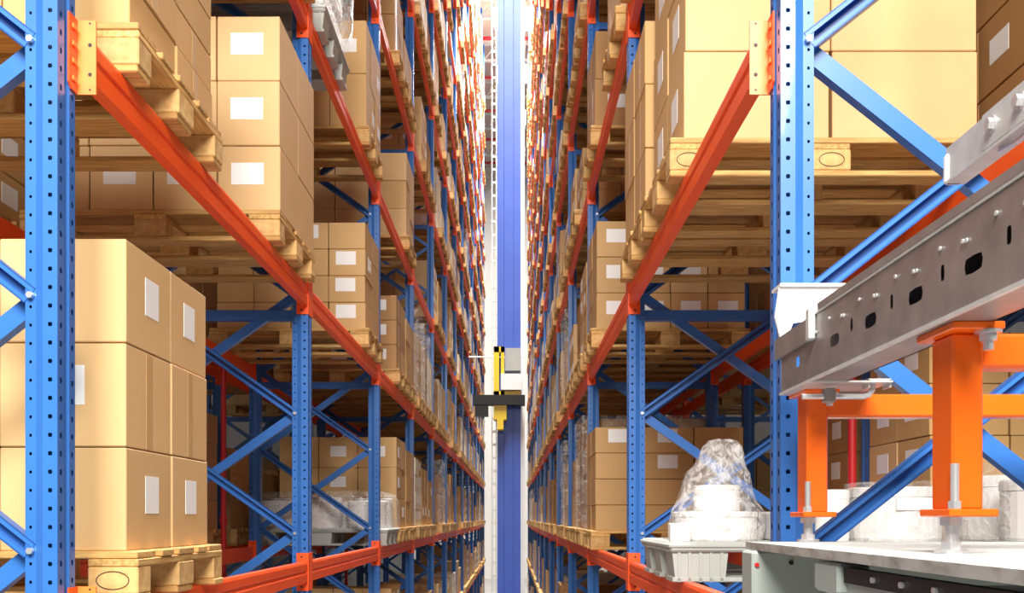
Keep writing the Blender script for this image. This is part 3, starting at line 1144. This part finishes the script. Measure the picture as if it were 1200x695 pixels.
# ------------------------------------------------------------------ stacker crane in the aisle
YC = 22.0
t = thing('stacker_crane', 'blue stacker crane mast with yellow carriage standing in the aisle', 'crane', (-0.07, YC, 0))
mb = MB('mast_blue')
mb.prism([(-0.265, 0), (-0.12, 0), (-0.11, 0.02), (0.10, 0.02), (0.11, 0), (0.265, 0), (0.265, 0.5), (-0.265, 0.5)], 0.35, 23.0, 'z')
link('mast', mb.mesh('mast'), parent=t)
mb = MB('white_paint'); mb.box(0.30, 0.36, 0.05, 0.12, 0.3, 23.0); mb.box(0.265, 0.30, 0.08, 0.1, 0.3, 23.0)
link('guide_rail', mb.mesh('guide_rail'), parent=t)
lad = link('ladder', MB('steel_light').box(-0.30, -0.275, 0.05, 0.1, 0.4, 22.8).box(-0.40, -0.375, 0.05, 0.1, 0.4, 22.8).mesh('ladder'), parent=t)
rm = MB('steel_light').box(-0.375, -0.30, 0.06, 0.09, 0, 0.05).mesh('rung')
for q in range(74):
    link('rung', rm, (0, 0, 0.6 + q * 0.3), lad)
mb = MB('mast_blue'); mb.box(-0.3, 0.3, -1.4, 1.8, 0.12, 0.45); link('base', mb.mesh('base'), parent=t)
for yy in (-1.1, 1.5):
    mb = MB('dark'); mb.cyl((-0.05, yy, 0.18), 0.13, 0.1, 'x', 18); link('wheel', mb.mesh('wheel'), parent=t)
cz = CH
car = link('carriage', MB('dark').box(-0.80, 0.36, -0.55, -0.25, cz + 2.52, cz + 2.74).box(-0.75, -0.46, -0.55, -0.2, cz + 2.28, cz + 2.5)
           .box(-0.25, 0.3, -0.5, -0.02, cz + 2.55, cz + 2.62).mesh('carriage'), parent=t)
mb = MB('yellow')
mb.box(-0.34, -0.22, -0.35, -0.05, cz + 2.75, cz + 3.85)
mb.box(-0.18, -0.1, -0.35, -0.05, cz + 2.75, cz + 3.85)
mb.box(-0.34, 0.26, -0.35, -0.05, cz + 2.75, cz + 2.85)
mb.box(-0.34, -0.1, -0.35, -0.05, cz + 3.72, cz + 3.85)
mb.box(-0.34, -0.05, -0.45, -0.05, cz + 2.2, cz + 2.52)
mb.box(-0.26, -0.12, -0.45, -0.05, cz + 1.98, cz + 2.2)
link('yellow_frame', mb.mesh('yellow_frame'), parent=car)
mb = MB('plastic_grey'); mb.box(-0.08, 0.26, -0.45, -0.05, cz + 3.3, cz + 3.8); link('grey_cabinet', mb.mesh('grey_cabinet'), parent=car)
mb = MB('white_paint'); mb.box(-0.18, 0.28, -0.5, -0.05, cz + 2.86, cz + 3.22); link('white_cabinet', mb.mesh('white_cabinet'), parent=car)
mb = MB('steel_light')
mb.tube([(-0.9, -0.3, cz + 3.62), (0.3, -0.3, cz + 3.62)], 0.015, 6)
link('hand_rail', mb.mesh('hand_rail'), parent=car)
mb = MB('galv'); mb.box(-0.06, 0.06, 1, 54, 0, 0.12)
tag(link('floor_rail', mb.mesh('floor_rail'), (-0.07, 0, 0)), 'steel floor rail of the stacker crane along the aisle', 'rail')

# ------------------------------------------------------------------ transfer station at the right: channel, portals, platform
# slotted galvanised channel along the aisle
XC = 0.65
zb_, zt_ = CH + 0.30, CH + 0.438
t = thing('slotted_channel', 'slotted galvanised steel channel resting on the orange portals', 'channel', (XC, 0, 0))
mb = MB('galv')
ya, yb = 0.72, 2.33
cell = 0.0975
y = 1.943 + cell / 2
y_top = y
cells = []
while y > ya + cell:
    cells.append(y)
    y -= cell
hz = CH + 0.358
for i, yc in enumerate(cells):
    # cell spans yc-cell .. yc ; alternate slot and round hole
    if i % 2 == 0:
        mb.holed((0, yc - cell, zb_), (0, 1, 0), (0, 0, 1), cell, zt_ - zb_, cell / 2, hz - zb_, 0.027, 0.0125)
    else:
        mb.holed((0, yc - cell, zb_), (0, 1, 0), (0, 0, 1), cell, zt_ - zb_, cell / 2, hz - zb_ + 0.012, 0.006, 0.0125)
y_low = cells[-1] - cell
mb.box(0, 0.003, y_top, y_top + 0.16, zb_, zt_)
mb.holed((0, y_top + 0.16, zb_), (0, 1, 0), (0, 0, 1), 0.08, zt_ - zb_, 0.04, 0.055, 0.012, 0.0121)
mb.box(0, 0.003, y_top + 0.24, yb, zb_, zt_)
mb.box(0, 0.003, ya, y_low, zb_, zt_)
# inner skin just behind the web so that the slots look into the dark profile
mb.box(0.0, 0.085, ya, yb, zb_, zb_ + 0.004)
mb.box(0.0, 0.085, ya, yb, zt_ - 0.004, zt_)
mb.box(0.081, 0.085, ya, yb, zb_, zt_)
link('web', mb.mesh('web'), parent=t)
mb = MB('galv_light'); mb.prism([(-0.004, zb_ - 0.004), (0.003, zb_ - 0.004), (0.003, zb_ + 0.004), (-0.004, zb_ + 0.002)], ya, yb, 'y')
link('lower_edge', mb.mesh('lower_edge'), parent=t)
mb = MB('galv_light'); mb.box(-0.003, 0.003, ya, 2.1, zt_ - 0.003, zt_ + 0.002)
link('upper_edge', mb.mesh('upper_edge'), parent=t)
mb = MB('galv'); mb.box(-0.004, 0.06, ya, 2.04, zt_ + 0.002, zt_ + 0.016)
link('top_flange', mb.mesh('top_flange'), parent=t)
sp_ = MB('galv'); sp_.box(-0.008, -0.001, 2.085, 2.36, zb_ + 0.085, zt_ - 0.004)
link('splice_plate', sp_.mesh('splice_plate'), parent=t)
mb = MB('galv_light'); mb.cbox(-0.016, 0.0, 2.06, 2.085, zb_ + 0.082, zt_ + 0.012, 0.003)
link('bent_tab', mb.mesh('bent_tab'), parent=t)
rv = MB('galv_light').cyl((0, 0, 0), 0.0035, -0.003, 'x', 8).mesh('rivet')
for i in range(14):
    link('rivet', rv, (-0.0005, 0.95 + i * 0.085, zt_ - 0.03 - (0.012 if i % 2 else 0)), t)
    if i % 2:
        link('rivet', rv, (-0.0005, 0.962 + i * 0.085, zt_ - 0.04), t)

# white mounting bracket behind the channel end
t = thing('mounting_bracket', 'white notched bracket fixed to the right front upright behind the channel end', 'bracket', (0, 0, 0))
mb = MB('white_paint')
mb.prism([(0.655, CH + 0.50), (0.665, CH + 0.575), (0.80, CH + 0.575), (0.86, CH + 0.575), (0.80, CH + 0.50), (0.70, CH + 0.485), (0.69, CH + 0.46), (0.672, CH + 0.43), (0.665, CH + 0.46)], 2.40, 2.41, 'y')
link('plate', mb.mesh('plate'), parent=t)
mb = MB('white_paint'); mb.box(0.665, 0.84, 2.39, 2.47, CH + 0.575, CH + 0.582); link('lip', mb.mesh('lip'), parent=t)
mb = MB('white_paint'); mb.box(0.70, 0.735, 2.405, 2.485, CH + 0.50, CH + 0.53); link('tongue', mb.mesh('tongue'), parent=t)

# light angle profile at the upper right
t = thing('angle_profile', 'pale galvanised angle profile with two bolts at the upper right edge', 'profile', (0, 0, 0))
XA = 0.90
mb = MB('galv_light')
mb.prism([(XA, CH + 0.695), (XA + 0.006, CH + 0.695), (XA + 0.006, CH + 0.765), (XA, CH + 0.765)], 0.9, 2.0, 'y')
link('upright_leg', mb.mesh('upright_leg'), parent=t)
mb = MB('galv_light'); mb.prism([(XA - 0.004, CH + 0.69), (XA + 0.036, CH + 0.69), (XA + 0.036, CH + 0.696), (XA - 0.004, CH + 0.696)], 0.9, 1.995, 'y')
link('lower_leg', mb.mesh('lower_leg'), parent=t)
mb = MB('white_paint'); mb.cbox(XA - 0.006, XA + 0.03, 1.985, 2.003, CH + 0.69, CH + 0.752, 0.005); link('end_cap', mb.mesh('end_cap'), parent=t)
mb = MB('galv_light'); mb.box(XA - 0.003, XA, 0.9, 1.84, CH + 0.699, CH + 0.767); link('overlap_plate', mb.mesh('overlap_plate'), parent=t)
for yy in (1.80, 1.70):
    mb = MB('bolt'); mb.cyl((XA - 0.003, yy, CH + 0.735), 0.012, -0.012, 'x', 6); mb.cyl((XA - 0.003, yy, CH + 0.735), 0.016, -0.003, 'x', 14)
    link('bolt', mb.mesh('bolt'), parent=t)
mb = MB('bolt'); mb.tube([(XA + 0.01, 1.80, CH + 0.686), (XA + 0.01, 1.74, CH + 0.68), (XA + 0.012, 1.66, CH + 0.686)], 0.004, 8)
link('wire_clip', mb.mesh('wire_clip'), parent=t)

# orange portal legs with crossbars
PT = CH - 0.056     # platform top


def portal(y, lab):
    t = thing('orange_portal', lab, 'portal frame', (0.685, y, PT), 'orange portals on the platform')
    h0, h1 = 0.058, 0.344            # leg bottom and top above platform
    link('post', MB('orange').cbox(0, 0.049, 0, 0.075, h0 + 0.01, h1, 0.004).mesh('post'), parent=t)
    link('foot_plate', MB('orange').cbox(-0.014, 0.062, -0.022, 0.088, h0, h0 + 0.012, 0.002).mesh('foot_plate'), parent=t)
    link('head_plate', MB('orange').cbox(-0.014, 0.066, -0.034, 0.10, h1, h1 + 0.012, 0.002).mesh('head_plate'), parent=t)
    link('crossbar', MB('orange').cbox(0.049, 1.3, 0.015, 0.065, h1 - 0.052, h1 + 0.002, 0.005).mesh('crossbar'), parent=t)
    link('post', MB('orange').cbox(1.3, 1.349, 0, 0.075, h0 + 0.01, h1, 0.004).mesh('post'), parent=t)
    link('foot_plate', MB('orange').cbox(1.28, 1.37, -0.02, 0.095, h0, h0 + 0.012, 0.002).mesh('foot_plate'), parent=t)
    for xx in (0.012, 1.325):
        st = MB('bolt')
        st.cyl((xx, 0.03, 0.004), 0.011, 0.06, 'z', 14)
        st.cyl((xx, 0.03, h0 - 0.014), 0.018, 0.013, 'z', 6)
        st.cyl((xx, 0.03, 0.0), 0.026, 0.006, 'z', 14)
        st.cyl((xx, 0.03, 0.006), 0.016, 0.012, 'z', 6)
        link('levelling_foot', st.mesh('levelling_foot'), parent=t)
    st = MB('bolt'); st.cyl((-0.001, -0.0105, h0 + 0.012), 0.0065, 0.07, 'z', 12); st.cyl((-0.001, -0.0105, h0 + 0.012), 0.0105, 0.012, 'z', 6)
    link('stud', st.mesh('stud'), parent=t)
    st = MB('bolt'); st.cyl((0.047, -0.018, h1 - 0.016), 0.014, 0.016, 'z', 6); st.cyl((0.047, -0.018, h1 - 0.004), 0.02, 0.004, 'z', 16)
    st.cyl((0.047, -0.018, h1 - 0.03), 0.008, 0.02, 'z', 10)
    link('bolt', st.mesh('bolt'), parent=t)
    return t


portal(1.5, 'nearer orange steel portal, thick post with bolted head plate, on the platform')
portal(2.24, 'farther orange steel portal, slimmer-looking post next to the right front upright')

# rod clamp under the channel
t = thing('rod_clamp', 'bright bent steel rod clamped below the galvanised channel', 'clamp', (0, 0, 0))
mb = MB('bolt')
yr, zr = 2.13, CH + 0.268
mb.tube([(0.640, yr, zr), (0.70, yr, zr), (0.775, yr, zr), (0.788, yr, zr + 0.004), (0.796, yr, zr + 0.015), (0.797, yr, zr + 0.035)], 0.0065, 10)
link('rod', mb.mesh('rod'), parent=t)
mb = MB('galv'); mb.cbox(0.688, 0.712, yr - 0.014, yr + 0.014, zr - 0.014, zr + 0.018, 0.003); link('clamp_block', mb.mesh('clamp_block'), parent=t)
mb = MB('galv_light'); mb.box(0.78, 0.83, yr - 0.02, yr + 0.02, zr + 0.033, zr + 0.037)
mb.box(0.78, 0.784, yr - 0.02, yr + 0.02, zr + 0.018, zr + 0.035); mb.box(0.826, 0.83, yr - 0.02, yr + 0.02, zr + 0.018, zr + 0.035)
link('saddle', mb.mesh('saddle'), parent=t)
mb = MB('galv_light'); mb.box(0.652, 0.83, yr - 0.03, yr + 0.2, CH + 0.2955, CH + 0.2995)
link('bracket_plate', mb.mesh('bracket_plate'), parent=t)

# platform
t = thing('platform', 'galvanised grating platform carrying the orange portals, lower right', 'platform', (0.55, 0.8, PT))
LX, LY = 1.9, 1.47
link('fascia', MB('galv_rust').box(0, 0.008, 0, LY, -0.017, 0.0).mesh('fascia'), parent=t)
link('fascia', MB('galv_rust').box(0.008, LX, LY - 0.008, LY, -0.017, 0.0).mesh('fascia'), parent=t)
link('deck_sheet', MB('galv_rust').box(0.008, LX, 0, LY - 0.008, -0.017, -0.005).mesh('deck_sheet'), parent=t)
bar = MB('galv_light').box(0, LX - 0.02, 0, 0.010, -0.005, 0.0).mesh('grating_bar')
for q in range(36):
    link('grating_bar', bar, (0.012, 0.02 + q * 0.04, 0), t)
lb = MB('galv_light').box(0, 0.006, 0, LY - 0.02, -0.005, -0.0012).mesh('cross_rod')
for q in range(18):
    link('cross_rod', lb, (0.05 + q * 0.1, 0.005, 0), t)
# machine under the platform
t = thing('conveyor_base', 'grey-green machine housing below the platform edge', 'machine', (0.55, 0.8, 0))
zt2 = PT - 0.018
link('end_panel', MB('machine').cbox(-0.012, 0.62, 1.36, 1.46, CH - 0.42, zt2, 0.006).mesh('end_panel'), parent=t)
for (xx, zz) in ((-0.002, CH - 0.105), (0.075, CH - 0.10)):
    mb = MB('red_pipe' if xx < 0 else 'dark'); mb.cyl((xx, 1.361, zz), 0.005, -0.006, 'y', 10); link('screw', mb.mesh('screw'), parent=t)
link('side_rail', MB('machine').box(0.02, 0.05, 0, 0.95, CH - 0.30, zt2 - 0.036).mesh('side_rail'), parent=t)
link('gap_shade_strip', MB('dark').box(0.014, 0.03, 0, 0.95, zt2 - 0.036, zt2 - 0.010).mesh('gap_shade_strip'), parent=t)  # dark strip painting the shaded gap under the fascia, carries the bolts
link('housing', MB('machine').cbox(0.05, 1.8, 0.05, 0.93, CH - 0.42, CH - 0.12, 0.01).mesh('housing'), parent=t)
mb = MB('machine'); mb.cbox(0.004, 0.06, 0.84, 0.97, zt2 - 0.058, zt2 - 0.004, 0.006); link('bracket', mb.mesh('bracket'), parent=t)
sm = MB('bolt').cyl((0, 0, 0), 0.005, -0.006, 'x', 6).mesh('bolt')
for q in range(6):
    link('bolt', sm, (0.014, 0.15 + q * 0.11, zt2 - 0.023), t)
for (xx, yy) in ((0.1, 0.15), (0.1, 1.25), (1.7, 0.15), (1.7, 1.25)):
    link('leg', cached('cleg', lambda: MB('machine').box(-0.05, 0.05, -0.05, 0.05, 0, CH - 0.42).mesh('leg')), (xx, yy, 0), t)
